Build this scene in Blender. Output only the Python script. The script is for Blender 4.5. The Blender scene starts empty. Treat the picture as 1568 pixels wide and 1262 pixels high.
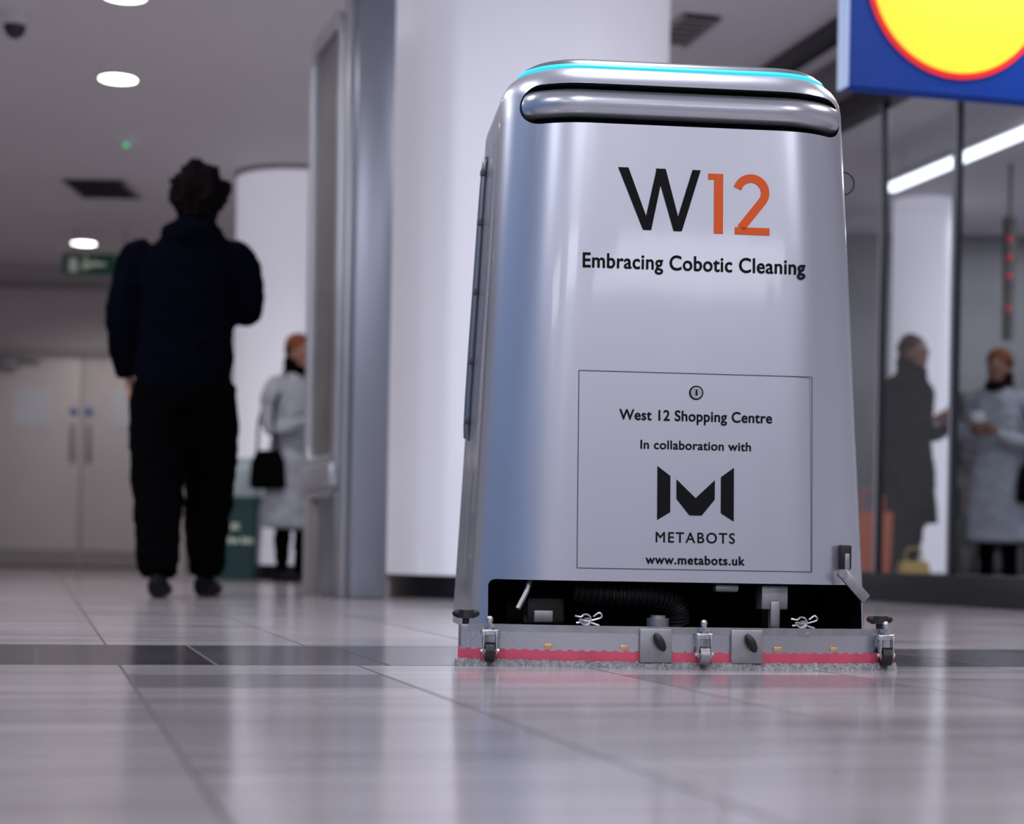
import bpy, bmesh, math, random
from mathutils import Vector, Matrix, noise
from mathutils.bvhtree import BVHTree
random.seed(4)
SC = bpy.context.scene
COL = SC.collection
R = math.radians
try: SC.view_settings.view_transform='Standard'
except Exception: pass

# ------------------------------------------------------------------ materials
def mat(name, col=(.5,.5,.5), rough=.5, metal=0., coat=0., emit=None, es=0., bump=0., bscale=60., spec=.5, var=0., vscale=4., bvec=None):
    m = bpy.data.materials.new(name); m.use_nodes = True
    nt = m.node_tree; b = nt.nodes['Principled BSDF']
    b.inputs['Base Color'].default_value = (*col, 1)
    b.inputs['Roughness'].default_value = rough
    b.inputs['Metallic'].default_value = metal
    b.inputs['Coat Weight'].default_value = coat
    b.inputs['Coat Roughness'].default_value = .06
    b.inputs['Specular IOR Level'].default_value = spec
    if emit:
        b.inputs['Emission Color'].default_value = (*emit, 1)
        b.inputs['Emission Strength'].default_value = es
    if bump or var:
        tc = nt.nodes.new('ShaderNodeTexCoord')
    if bump:
        n = nt.nodes.new('ShaderNodeTexNoise'); n.inputs['Scale'].default_value = bscale
        n.inputs['Detail'].default_value = 4
        if bvec:
            mp = nt.nodes.new('ShaderNodeMapping'); mp.inputs['Scale'].default_value = bvec
            nt.links.new(tc.outputs['Object'], mp.inputs['Vector']); nt.links.new(mp.outputs[0], n.inputs['Vector'])
            n.inputs['Detail'].default_value = 1
        else: nt.links.new(tc.outputs['Object'], n.inputs['Vector'])
        bp = nt.nodes.new('ShaderNodeBump'); bp.inputs['Strength'].default_value = bump
        bp.inputs['Distance'].default_value = .01
        nt.links.new(n.outputs['Fac'], bp.inputs['Height'])
        nt.links.new(bp.outputs['Normal'], b.inputs['Normal'])
        if bvec: nt.links.new(bp.outputs['Normal'], b.inputs['Coat Normal'])
    if var:
        n = nt.nodes.new('ShaderNodeTexNoise'); n.inputs['Scale'].default_value = vscale
        n.inputs['Detail'].default_value = 5
        nt.links.new(tc.outputs['Object'], n.inputs['Vector'])
        cr = nt.nodes.new('ShaderNodeValToRGB')
        cr.color_ramp.elements[0].position = .3; cr.color_ramp.elements[1].position = .7
        cr.color_ramp.elements[0].color = (*[max(0, c*(1-var)) for c in col], 1)
        cr.color_ramp.elements[1].color = (*[min(1, c*(1+var)) for c in col], 1)
        nt.links.new(n.outputs['Fac'], cr.inputs['Fac'])
        nt.links.new(cr.outputs['Color'], b.inputs['Base Color'])
    return m

def glass_mat(name, tint=(.90,.92,.95), gloss=.02, base=.03, k=.45):
    m = bpy.data.materials.new(name); m.use_nodes = True
    nt = m.node_tree; nt.nodes.remove(nt.nodes['Principled BSDF'])
    out = nt.nodes['Material Output']
    t = nt.nodes.new('ShaderNodeBsdfTransparent'); t.inputs[0].default_value = (*tint, 1)
    g = nt.nodes.new('ShaderNodeBsdfGlossy'); g.inputs['Roughness'].default_value = gloss
    f = nt.nodes.new('ShaderNodeLayerWeight'); f.inputs['Blend'].default_value=.5
    p = nt.nodes.new('ShaderNodeMath'); p.operation='POWER'; p.inputs[1].default_value=4
    nt.links.new(f.outputs['Facing'],p.inputs[0])
    a = nt.nodes.new('ShaderNodeMath'); a.operation='MULTIPLY_ADD'; a.inputs[1].default_value=k; a.inputs[2].default_value=base
    nt.links.new(p.outputs[0],a.inputs[0])
    mx = nt.nodes.new('ShaderNodeMixShader')
    nt.links.new(a.outputs[0], mx.inputs[0]); nt.links.new(t.outputs[0], mx.inputs[1]); nt.links.new(g.outputs[0], mx.inputs[2])
    nt.links.new(mx.outputs[0], out.inputs['Surface'])
    return m

M = {}
M['paint'] = mat('silver_paint', (.52,.53,.60), .33, .72, coat=.5, bump=.10, bscale=1., bvec=(14,14,2.0))
M['handle'] = mat('silver_handle', (.56,.57,.63), .27, .78, coat=.6)
M['paint_dark'] = mat('dark_silver_paint', (.20,.21,.24), .3, .6, coat=.5)
M['recess'] = mat('recess_paint', (.05,.052,.06), .35, .5)
M['black'] = mat('black_plastic', (.008,.008,.009), .5)
M['cavity'] = mat('cavity_black', (.004,.004,.005), .8, spec=.2)
M['steel'] = mat('brushed_steel', (.55,.55,.57), .28, 1.0, bump=.08, bscale=200)
M['steel_dull'] = mat('dull_steel', (.36,.36,.38), .45, .9, var=.15, vscale=30)
M['pink'] = mat('red_squeegee_rubber', (.70,.09,.16), .45, var=.12, vscale=20)
M['bristle'] = mat('grey_bristle', (.46,.45,.47), .9, bump=1.0, bscale=300, var=.4, vscale=150)
M['led'] = mat('cyan_led', (.0,.35,.45), .4, emit=(.03,.62,.74), es=1.0)
M['ink'] = mat('black_vinyl', (.006,.006,.008), .6, spec=.12)
M['orange'] = mat('orange_vinyl', (.84,.13,.035), .6, spec=.12)
M['seam'] = mat('seam_grey', (.08,.08,.10), .5)
M['brass'] = mat('brass_screw', (.75,.42,.2), .35, .6)
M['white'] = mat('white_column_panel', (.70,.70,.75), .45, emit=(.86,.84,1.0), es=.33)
M['ceil'] = mat('ceiling_paint', (.74,.72,.76), .6, var=.03, vscale=1)
M['wall'] = mat('wall_paint', (.54,.50,.50), .6, var=.03, vscale=1)
M['wallw'] = mat('wall_white', (.78,.78,.84), .6, var=.03, vscale=1)
M['bluebounce'] = mat('blue_bounce_paint', (.07,.19,.38), .5, var=.08, vscale=1)
M['door'] = mat('door_cream', (.60,.55,.55), .45, var=.03, vscale=2)
M['doortrim'] = mat('door_trim_grey', (.30,.28,.28), .4)
M['lamp'] = mat('lamp_glow', (1,1,1), .5, emit=(1,.95,.9), es=10)
M['tube'] = mat('tube_glow', (1,1,1), .5, emit=(.85,.92,1), es=2.5)
M['lampring'] = mat('lamp_ring', (.7,.7,.7), .4)
M['vent'] = mat('vent_dark', (.02,.02,.022), .6)
M['alum'] = mat('brushed_aluminium', (.33,.36,.42), .36, .85, bump=.05, bscale=150)
M['alumlt'] = mat('pale_aluminium', (.50,.51,.55), .4, .6)
M['poster'] = mat('poster_panel', (.22,.195,.18), .4, var=.15, vscale=3)
M['glass'] = glass_mat('clear_glass')
M['skirt'] = mat('black_skirting', (.010,.010,.013), .35)
M['frame'] = mat('dark_frame', (.03,.033,.04), .35, .4)
M['blue'] = mat('sign_blue', (.0,.022,.16), .45, emit=(.0,.03,.26), es=.3, spec=.2)
M['yellow'] = mat('sign_yellow', (.85,.48,.02), .4, emit=(1,.58,.04), es=.65, spec=.3)
M['red'] = mat('sign_red', (.70,.02,.02), .4, emit=(.9,.03,.03), es=.35, spec=.3)
M['signedge'] = mat('sign_edge', (.5,.62,.85), .3, emit=(.55,.68,1), es=.3)
M['green'] = mat('exit_green', (.006,.05,.03), .4, emit=(0,.3,.14), es=.03)
M['greenled'] = mat('green_led', (0,.5,.2), .4, emit=(.05,1,.4), es=.6)
M['signwhite'] = mat('sign_white', (.60,.66,.56), .4, emit=(.8,.9,.8), es=.08)
M['notice'] = mat('notice_paper', (.62,.63,.68), .4)
M['bluesign'] = mat('blue_disc', (.02,.10,.40), .4)
M['binteal'] = mat('bin_teal', (.008,.05,.055), .4)
M['bag'] = mat('clear_bag', (.36,.45,.48), .3, bump=.8, bscale=30)
M['skin'] = mat('skin', (.42,.23,.17), .5)
M['skind'] = mat('skin_dark', (.20,.09,.06), .5)
M['hair'] = mat('dark_hair', (.005,.0035,.004), .9, bump=.6, bscale=90, spec=.04)
M['brownhair'] = mat('brown_hair', (.05,.02,.012), .7, bump=.6, bscale=90, spec=.2)
M['navy'] = mat('navy_fabric', (.0012,.0016,.0045), 1., bump=.5, bscale=200, spec=.02)
M['blackcloth'] = mat('black_fabric', (.0014,.0014,.002), 1., bump=.4, bscale=200, spec=.02)
M['greycoat'] = mat('grey_coat', (.30,.32,.37), .9, bump=.5, bscale=150, var=.12, vscale=12)
M['rust'] = mat('rust_knit', (.17,.05,.02), .9, bump=.8, bscale=150)
M['shoe'] = mat('black_shoe', (.003,.003,.004), .6, spec=.15)
M['phone'] = mat('phone_white', (.75,.77,.8), .3)
M['eye'] = mat('eye_dark', (.01,.01,.01), .2)
M['lip'] = mat('lip', (.35,.1,.08), .5)
M['orangebag'] = mat('orange_bag', (.42,.09,.025), .5)
M['yellowbag'] = mat('yellow_bag', (.40,.27,.05), .5)
M['shopgrey'] = mat('shop_wall_grey', (.21,.205,.22), .6, var=.2, vscale=1.5)
M['shopdark'] = mat('shop_fixture_dark', (.07,.07,.075), .5)
M['garment'] = mat('garment_grey', (.12,.11,.11), .9, var=.3, vscale=6)
M['camdome'] = mat('tinted_dome', (.02,.02,.025), .08)

# ------------------------------------------------------------------ helpers
def link(o, parent=None):
    COL.objects.link(o)
    if parent: o.parent = parent
    return o
def empty(name, loc=(0,0,0), rz=0.):
    e = bpy.data.objects.new(name, None); e.location = loc; e.rotation_euler = (0,0,rz)
    e.empty_display_size = .1
    COL.objects.link(e); return e
def obj(name, bm, mats, parent=None, smooth=True, loc=None, rot=None, recalc=True):
    if recalc: bmesh.ops.recalc_face_normals(bm, faces=bm.faces)
    me = bpy.data.meshes.new(name); bm.to_mesh(me); bm.free()
    for mm in (mats if isinstance(mats,(list,tuple)) else [mats]): me.materials.append(mm)
    if smooth:
        me.polygons.foreach_set('use_smooth', [True]*len(me.polygons))
        try: me.set_sharp_from_angle(angle=R(38))
        except Exception: pass
    o = bpy.data.objects.new(name, me)
    if loc: o.location = loc
    if rot: o.rotation_euler = rot
    return link(o, parent)
def box_bm(bm, c, s, bev=0., mi=0, rot=None, seg=2):
    r = bmesh.ops.create_cube(bm, size=1)
    vs = r['verts']
    for v in vs: v.co = Vector((v.co.x*s[0], v.co.y*s[1], v.co.z*s[2]))
    fs = set(f for v in vs for f in v.link_faces)
    if bev:
        es = set(e for v in vs for e in v.link_edges)
        rr = bmesh.ops.bevel(bm, geom=list(es), offset=bev, segments=seg, affect='EDGES', profile=.5)
        vs = set(rr['verts']) | set(v for v in vs if v.is_valid)
        fs = set(f for v in vs for f in v.link_faces)
    for f in fs: f.material_index = mi
    Mx = Matrix.Translation(c)
    if rot is not None: Mx = Mx @ rot.to_4x4()
    for v in set(v for f in fs for v in f.verts): v.co = Mx @ v.co
def box(name, c, s, m, parent=None, bev=0., rot=None):
    bm = bmesh.new(); box_bm(bm, c, s, bev, 0, rot)
    return obj(name, bm, m, parent, smooth=bev>0)
def cyl_bm(bm, p0, p1, r0, r1=None, n=24, mi=0, cap=True):
    r1 = r0 if r1 is None else r1
    p0, p1 = Vector(p0), Vector(p1); d = p1-p0
    q = Vector((0,0,1)).rotation_difference(d.normalized())
    Mx = Matrix.Translation((p0+p1)/2) @ q.to_matrix().to_4x4()
    before = set(bm.faces)
    bmesh.ops.create_cone(bm, cap_ends=cap, segments=n, radius1=r0, radius2=r1, depth=d.length, matrix=Mx)
    for f in bm.faces:
        if f not in before: f.material_index = mi
def sph_bm(bm, c, r, mi=0, u=20, v=12, rot=None):
    if not isinstance(r,(tuple,list)): r=(r,r,r)
    Mx = Matrix.Translation(c) @ (rot.to_4x4() if rot is not None else Matrix.Identity(4)) @ Matrix.Diagonal((*r,1))
    before=set(bm.faces)
    bmesh.ops.create_uvsphere(bm, u_segments=u, v_segments=v, radius=1, matrix=Mx)
    for f in bm.faces:
        if f not in before: f.material_index = mi
def cr(pts, n):
    out=[]; P=[Vector(p) for p in pts]
    P=[P[0]*2-P[1]]+P+[P[-1]*2-P[-2]]
    for i in range(1,len(P)-2):
        for k in range(n):
            t=k/n; a,b,c,d=P[i-1],P[i],P[i+1],P[i+2]
            out.append(.5*((2*b)+(c-a)*t+(2*a-5*b+4*c-d)*t*t+(3*b-a-3*c+d)*t**3))
    out.append(P[-2]); return out
def loft_bm(bm, rings, mi=0, cap=True, closed=False):
    V=[[bm.verts.new(p) for p in r] for r in rings]; n=len(V[0])
    pairs=list(zip(V[:-1],V[1:]))
    if closed: pairs.append((V[-1],V[0]))
    for a,b in pairs:
        for i in range(n):
            f=bm.faces.new((a[i],a[(i+1)%n],b[(i+1)%n],b[i])); f.material_index=mi
    if cap and not closed:
        f=bm.faces.new(V[0][::-1]); f.material_index=mi
        f=bm.faces.new(V[-1]); f.material_index=mi
def tube_bm(bm, pts, rad, mi=0, n=14, sub=5, flat=1., up=(0,0,1)):
    P4=cr([ (*p, ) for p in pts], sub) if sub>1 else [Vector(p) for p in pts]
    if not isinstance(rad,(list,tuple)): rad=[rad]*len(pts)
    rr=[v.x for v in cr([(r,0,0) for r in rad], sub)] if sub>1 else list(rad)
    rings=[]; up=Vector(up); prev=None
    for i,p in enumerate(P4):
        t=(P4[min(i+1,len(P4)-1)]-P4[max(i-1,0)]).normalized()
        if prev is None:
            a=t.cross(up)
            if a.length<1e-3: a=t.cross(Vector((0,1,0)))
        else: a=prev-t*prev.dot(t)
        a.normalize(); b=t.cross(a); prev=a
        rings.append([p+a*math.cos(2*math.pi*k/n)*rr[i]+b*math.sin(2*math.pi*k/n)*rr[i]*flat for k in range(n)])
    loft_bm(bm, rings, mi)
def boolean(o, cutters):
    for c in cutters:
        md=o.modifiers.new('b','BOOLEAN'); md.operation='DIFFERENCE'; md.object=c; md.solver='EXACT'
        try: md.material_mode='TRANSFER'
        except Exception: pass
    bpy.context.view_layer.update()
    dg=bpy.context.evaluated_depsgraph_get()
    me=bpy.data.meshes.new_from_object(o.evaluated_get(dg))
    o.modifiers.clear(); o.data=me
    for c in cutters: bpy.data.objects.remove(c)
    me.polygons.foreach_set('use_smooth',[True]*len(me.polygons))
    try: me.set_sharp_from_angle(angle=R(35))
    except Exception: pass
def poly_plate(name, outlines, depth, m, parent=None, loc=(0,0,0), rot=(0,0,0), bev=0.):
    cu=bpy.data.curves.new(name,'CURVE'); cu.dimensions='2D'; cu.fill_mode='BOTH'
    for pts in outlines:
        s=cu.splines.new('POLY'); s.points.add(len(pts)-1)
        for i,p in enumerate(pts): s.points[i].co=(p[0],p[1],0,1)
        s.use_cyclic_u=True
    cu.extrude=depth/2; cu.bevel_depth=bev
    t=bpy.data.objects.new('tmp',cu); COL.objects.link(t); bpy.context.view_layer.update()
    me=bpy.data.meshes.new_from_object(t.evaluated_get(bpy.context.evaluated_depsgraph_get()))
    bpy.data.objects.remove(t); me.name=name
    me.materials.clear(); me.materials.append(m)
    o=bpy.data.objects.new(name,me); o.location=loc; o.rotation_euler=rot
    return link(o,parent)
def rrect(x0,z0,x1,z1,r,n=8):
    pts=[]
    for cx,cz,a0 in ((x1-r,z1-r,0),(x0+r,z1-r,90),(x0+r,z0+r,180),(x1-r,z0+r,270)):
        for k in range(n+1):
            a=R(a0+90*k/n); pts.append((cx+r*math.cos(a),cz+r*math.sin(a)))
    return pts
def text(name, body, width, cap, loc, rot, m, parent, bold=0., spacing=1.):
    """bold = stroke thickening in metres (done with shifted copies)"""
    def mk(s):
        cu=bpy.data.curves.new(name,'FONT'); cu.body=s; cu.size=1; cu.space_character=spacing
        cu.resolution_u=8
        t=bpy.data.objects.new('tmp',cu); COL.objects.link(t); bpy.context.view_layer.update()
        me=bpy.data.meshes.new_from_object(t.evaluated_get(bpy.context.evaluated_depsgraph_get()))
        bpy.data.objects.remove(t); return me
    h=mk('H'); ch=max(v.co.y for v in h.vertices)-min(v.co.y for v in h.vertices)
    base=min(v.co.y for v in h.vertices)
    me=mk(body); xs=[v.co.x for v in me.vertices]; x0,x1=min(xs),max(xs)
    sx=width/(x1-x0); sy=cap/ch
    for v in me.vertices: v.co=Vector(((v.co.x-(x0+x1)/2)*sx,(v.co.y-base)*sy,0))
    if bold:
        bm=bmesh.new()
        for i,(ax,ay) in enumerate(((-1,0),(1,0),(0,1),(0,-1),(.7,.7),(-.7,.7),(.7,-.7),(-.7,-.7))):
            b0=len(bm.verts); bm.from_mesh(me); bm.verts.ensure_lookup_table()
            for v in bm.verts[b0:]: v.co+=Vector((ax*bold/2,ay*bold/2,i*.00003))
        me=bpy.data.meshes.new(name); bm.to_mesh(me); bm.free()
    me.name=name; me.materials.clear(); me.materials.append(m)
    o=bpy.data.objects.new(name,me); o.location=loc; o.rotation_euler=rot
    return link(o,parent)

# ------------------------------------------------------------------ floor material
PSI=math.atan(.2586)
dx_,dy_=-math.sin(PSI),math.cos(PSI)
ex_,ey_=math.cos(PSI),math.sin(PSI)
def floor_material():
    m=bpy.data.materials.new('polished_stone_tiles'); m.use_nodes=True
    nt=m.node_tree; b=nt.nodes['Principled BSDF']
    g=nt.nodes.new('ShaderNodeNewGeometry')
    def dot(vec):
        n=nt.nodes.new('ShaderNodeVectorMath'); n.operation='DOT_PRODUCT'
        nt.links.new(g.outputs['Position'],n.inputs[0]); n.inputs[1].default_value=vec
        return n.outputs['Value']
    def op(o,a,b_=None,c=None):
        n=nt.nodes.new('ShaderNodeMath'); n.operation=o
        for i,x in enumerate((a,b_,c)):
            if x is None: continue
            if isinstance(x,(int,float)): n.inputs[i].default_value=x
            else: nt.links.new(x,n.inputs[i])
        return n.outputs[0]
    def mixc(f,a,c):
        n=nt.nodes.new('ShaderNodeMix'); n.data_type='RGBA'
        nt.links.new(f,n.inputs[0])
        for i,x in ((6,a),(7,c)):
            if isinstance(x,tuple): n.inputs[i].default_value=(*x,1)
            else: nt.links.new(x,n.inputs[i])
        return n.outputs[2]
    s=dot((ex_,ey_,0)); t=dot((dx_,dy_,0))
    W=.393
    def line(coord,off,per,half):
        q=op('DIVIDE',op('SUBTRACT',coord,off),per)
        fr=op('ABSOLUTE',op('SUBTRACT',op('FRACT',op('ADD',q,.5)),.5))
        return op('LESS_THAN',fr,half/per)
    def between(c,a,b2): return op('MULTIPLY',op('GREATER_THAN',c,a),op('LESS_THAN',c,b2))
    ls=line(s,.13,W,.0026)
    lt=line(t,3.68,1.62,.0028)
    band=between(t,3.05,3.68)
    be=op('MAXIMUM',between(t,3.045,3.055),between(t,3.675,3.685))
    lb=op('MULTIPLY',band,line(s,.288,.29,.0035))
    nb=op('SUBTRACT',1.,band)
    colid=op('FLOOR',op('DIVIDE',op('SUBTRACT',s,.13),W))
    par=op('LESS_THAN',op('ABSOLUTE',op('MODULO',colid,2.)),.5)
    inset=op('MULTIPLY',between(t,2.55,2.82),par)
    ie=op('MULTIPLY',par,op('MAXIMUM',between(t,2.547,2.553),between(t,2.817,2.823)))
    grout=op('MAXIMUM',op('MAXIMUM',op('MULTIPLY',nb,op('MAXIMUM',ls,lt)),be),op('MAXIMUM',lb,ie))
    comb=nt.nodes.new('ShaderNodeCombineXYZ')
    nt.links.new(colid,comb.inputs[0]); nt.links.new(op('FLOOR',op('DIVIDE',op('SUBTRACT',t,3.68),1.62)),comb.inputs[1])
    wn=nt.nodes.new('ShaderNodeTexWhiteNoise'); wn.noise_dimensions='2D'; nt.links.new(comb.outputs[0],wn.inputs['Vector'])
    comb2=nt.nodes.new('ShaderNodeCombineXYZ'); nt.links.new(op('FLOOR',op('DIVIDE',op('SUBTRACT',s,.288),.29)),comb2.inputs[0])
    wn2=nt.nodes.new('ShaderNodeTexWhiteNoise'); wn2.noise_dimensions='2D'; nt.links.new(comb2.outputs[0],wn2.inputs['Vector'])
    cv=nt.nodes.new('ShaderNodeCombineXYZ')
    nt.links.new(op('MULTIPLY',s,1.2),cv.inputs[0]); nt.links.new(op('MULTIPLY',t,16.),cv.inputs[1])
    nt.links.new(wn.outputs['Value'],cv.inputs[2])
    ns=nt.nodes.new('ShaderNodeTexNoise'); ns.inputs['Scale'].default_value=1.; ns.inputs['Detail'].default_value=6
    nt.links.new(cv.outputs[0],ns.inputs['Vector'])
    ramp=nt.nodes.new('ShaderNodeValToRGB')
    ramp.color_ramp.elements[0].position=.3; ramp.color_ramp.elements[0].color=(.25,.225,.24,1)
    ramp.color_ramp.elements[1].position=.65; ramp.color_ramp.elements[1].color=(.44,.405,.42,1)
    nt.links.new(ns.outputs['Fac'],ramp.inputs[0])
    tint=mixc(wn.outputs['Value'],(.86,.85,.86),(1.04,1.02,1.0))
    mul=nt.nodes.new('ShaderNodeMix'); mul.data_type='RGBA'; mul.blend_type='MULTIPLY'; mul.inputs[0].default_value=1
    nt.links.new(ramp.outputs[0],mul.inputs[6]); nt.links.new(tint,mul.inputs[7])
    dark=mixc(wn2.outputs['Value'],(.022,.022,.028),(.105,.10,.11))
    c=mixc(band,mul.outputs[2],dark)
    c=mixc(inset,c,(.20,.185,.195))
    c=mixc(grout,c,(.07,.064,.064))
    nt.links.new(c,b.inputs['Base Color'])
    n2=nt.nodes.new('ShaderNodeTexNoise'); n2.inputs['Scale'].default_value=3.; n2.inputs['Detail'].default_value=4
    nt.links.new(g.outputs['Position'],n2.inputs['Vector'])
    rg=nt.nodes.new('ShaderNodeMapRange'); rg.inputs['To Min'].default_value=.10; rg.inputs['To Max'].default_value=.20
    nt.links.new(n2.outputs['Fac'],rg.inputs['Value'])
    nt.links.new(op('ADD',rg.outputs[0],op('MULTIPLY',grout,.5)),b.inputs['Roughness'])
    nt.links.new(op('MULTIPLY',op('SUBTRACT',1.,op('MULTIPLY',grout,.6)),op('SUBTRACT',.55,op('MULTIPLY',band,.2))),b.inputs['Specular IOR Level'])
    return m
M['floor']=floor_material()

# ------------------------------------------------------------------ room shell
XL,XR,YF,YB,ZC=-6.5,6.0,-6.0,17.0,2.8
box('floor',((XL+XR)/2,(YF+YB)/2,-.05),(XR-XL+.4,YB-YF+.4,.1),M['floor'])
box('ceiling',((XL+XR)/2,(YF+YB)/2,ZC+.05),(XR-XL+.4,YB-YF+.4,.1),M['ceil'])
box('wall_back',((XL+XR)/2,YB+.1,ZC/2),(XR-XL+.4,.2,ZC),M['wall'])
box('wall_front',((XL+XR)/2,YF-.1,ZC/2),(XR-XL+.4,.2,ZC),M['wallw'])
box('wall_left',(XL-.1,(YF+YB)/2,ZC/2),(.2,YB-YF,ZC),M['wall'])
box('blue_bounce_wall',(-3.3,-.3,ZC/2),(.2,11.4,ZC),M['bluebounce'])  # added out of view so the robot's left corner reflects blue
box('wall_right',(XR+.1,(YF+YB)/2,ZC/2),(.2,YB-YF,ZC),M['wallw'])
box('baseboard_back',(.7,YB-.012,.07),(7.4,.02,.14),M['doortrim'])
box('trim_1',(-4.0,YB-.03,2.62),(4.6,.06,.05),M['doortrim'])

D=empty('door_1',(-4.01,YB,0))
for sx,nm in ((-1,'left'),(1,'right')):
    box('leaf_'+nm,(sx*.452,-.04,.99),(.893,.05,1.94),M['door'],D,bev=.004)
    box('kick_plate_'+nm,(sx*.452,-.069,.10),(.86,.006,.14),M['doortrim'],D)
    box('push_plate_'+nm,(sx*.075,-.072,1.16),(.055,.012,.36),M['steel_dull'],D,bev=.004)
    bm=bmesh.new(); cyl_bm(bm,(sx*.07,-.066,1.45),(sx*.07,-.075,1.45),.035); obj('fire_door_disc_'+nm,bm,M['bluesign'],D)
box('frame_top',(0,-.04,1.99),(1.98,.10,.07),M['doortrim'],D)
box('frame_left',(-.945,-.04,1.0),(.07,.10,2.0),M['door'],D)
box('frame_right',(.945,-.04,1.0),(.07,.10,2.0),M['door'],D)
box('notice_left',(-.46,-.07,1.48),(.34,.006,.36),M['notice'],D)
box('notice_right',(.46,-.07,1.48),(.34,.006,.36),M['notice'],D)
box('closer_arm',(-.62,-.12,1.93),(.5,.04,.03),M['steel_dull'],D,bev=.005)
box('closer_body',(-.72,-.11,1.88),(.26,.07,.07),M['steel_dull'],D,bev=.01)

E=empty('exit_sign',(-3.40,14.9,2.50))
box('sign_body',(0,0,0),(.60,.05,.17),M['green'],E,bev=.006)
bm=bmesh.new()
box_bm(bm,(-.21,-.028,-.01),(.07,.006,.11)); box_bm(bm,(.0,-.028,0),(.10,.006,.03)); box_bm(bm,(-.05,-.028,0),(.03,.006,.07),rot=Matrix.Rotation(.785,3,'Y'))
box_bm(bm,(.19,-.028,.0),(.11,.006,.10)); sph_bm(bm,(-.11,-.028,.05),(.018,.005,.018)); box_bm(bm,(-.11,-.028,-.01),(.05,.006,.07),rot=Matrix.Rotation(.5,3,'Y'))
obj('pictogram',bm,M['signwhite'],E,smooth=False)
for x in (-.2,.2):
    bm=bmesh.new(); cyl_bm(bm,(x,0,.085),(x,0,.30),.006,n=8); obj('rod',bm,M['steel_dull'],E)

def downlight(x,y,r=.1,power=62):
    L=empty('ceiling_downlight',(x,y,ZC))
    bm=bmesh.new(); cyl_bm(bm,(0,0,-.012),(0,0,-.006),r,n=32); obj('diffuser',bm,M['lamp'],L)
    bm=bmesh.new()
    n=32; rings=[]
    for k in range(n):
        a=2*math.pi*k/n; c=Vector((math.cos(a),math.sin(a),0))
        rings.append([c*(r*1.0)+Vector((0,0,-.014)),c*(r*1.18)+Vector((0,0,-.010)),c*(r*1.2)+Vector((0,0,0)),c*(r*1.0)+Vector((0,0,0))])
    loft_bm(bm,rings,closed=True); obj('trim_ring',bm,M['lampring'],L)
    ld=bpy.data.lights.new('downlight_lamp','SPOT'); ld.energy=power; ld.spot_size=R(150); ld.spot_blend=.6; ld.shadow_soft_size=.09; ld.color=(1,.94,.94)
    lo=bpy.data.objects.new('downlight_lamp',ld); lo.location=(0,0,-.03); link(lo,L)
for x,y in ((-2.227,10.12),(-1.87,8.6),(-3.7,15.6),(-.98,10.2),(-5.3,12.6),(-.3,14.0)): downlight(x,y)

S=empty('smoke_detector',(-2.5,11.65,ZC))
bm=bmesh.new(); cyl_bm(bm,(0,0,-.02),(0,0,0),.09,.11,n=28); cyl_bm(bm,(0,0,-.035),(0,0,-.02),.05,.07,n=24); obj('housing',bm,M['ceil'],S)
bm=bmesh.new(); sph_bm(bm,(0,-.02,-.035),.02); obj('led',bm,M['greenled'],S)
def vent(x,y,w,d,rz=0.):
    V=empty('ceiling_vent',(x,y,ZC),rz)
    box('dark_back',(0,0,-.006),(w,d,.01),M['vent'],V)
    n=6
    for i in range(n):
        box('slat',(0,-d/2+d*(i+.5)/n,-.018),(w-.02,.012,.014),M['vent'] if w>.4 else M['doortrim'],V,rot=Matrix.Rotation(.5,3,'X'))
    for sx in (-1,1): box('side',(sx*w/2,0,-.012),(.02,d,.024),M['doortrim'],V)
vent(-3.01,13.25,.42,.62); vent(.80,9.0,.18,.50,PSI)
C=empty('security_dome_camera',(-2.48,8.95,ZC))
bm=bmesh.new(); cyl_bm(bm,(0,0,-.06),(0,0,0),.068,.075,n=32); obj('base',bm,M['lampring'],C)
bm=bmesh.new(); sph_bm(bm,(0,0,-.06),(.056,.056,.065),u=28,v=16); obj('dome',bm,M['camdome'],C)

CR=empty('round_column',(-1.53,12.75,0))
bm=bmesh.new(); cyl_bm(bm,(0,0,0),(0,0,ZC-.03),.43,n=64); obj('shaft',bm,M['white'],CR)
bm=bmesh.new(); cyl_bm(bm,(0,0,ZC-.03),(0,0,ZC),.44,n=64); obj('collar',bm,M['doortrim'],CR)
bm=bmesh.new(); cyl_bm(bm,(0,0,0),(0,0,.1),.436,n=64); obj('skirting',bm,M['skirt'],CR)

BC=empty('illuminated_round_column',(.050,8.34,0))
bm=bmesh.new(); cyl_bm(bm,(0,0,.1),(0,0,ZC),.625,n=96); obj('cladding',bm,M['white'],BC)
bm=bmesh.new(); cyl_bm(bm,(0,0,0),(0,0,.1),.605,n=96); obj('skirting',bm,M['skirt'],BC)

ang=math.atan2(.67,-.215)
T=empty('advertising_totem',(-.70,7.68,0),ang)
box('post',(-.03,-.075,1.4),(.15,.16,2.8-.002),M['alum'],T,bev=.012)
box('post_front_strip',(.02,.012,1.4),(.10,.03,2.8-.002),M['alumlt'],T,bev=.006)
poly_plate('frame',[rrect(.06,.44,.70,2.5,.12),rrect(.11,.60,.65,2.44,.07)],.07,M['alumlt'],T,rot=(R(90),0,0),bev=.010)
box('poster',(.38,0,1.52),(.56,.03,1.86),M['poster'],T)
bm=bmesh.new(); vs=[bm.verts.new(v) for v in ((.10,.03,.6),(.66,.03,.6),(.66,.03,2.44),(.10,.03,2.44))]; bm.faces.new(vs); obj('glass_front',bm,M['glass'],T,smooth=False)
box('leg_far',(.64,0,.22),(.09,.09,.44),M['doortrim'],T,bev=.006)
box('lower_panel',(.28,0,.23),(.36,.05,.46),M['alum'],T,bev=.006)
box('shelf',(.38,.0,.52),(.64,.13,.10),M['alumlt'],T,bev=.01)

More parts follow.
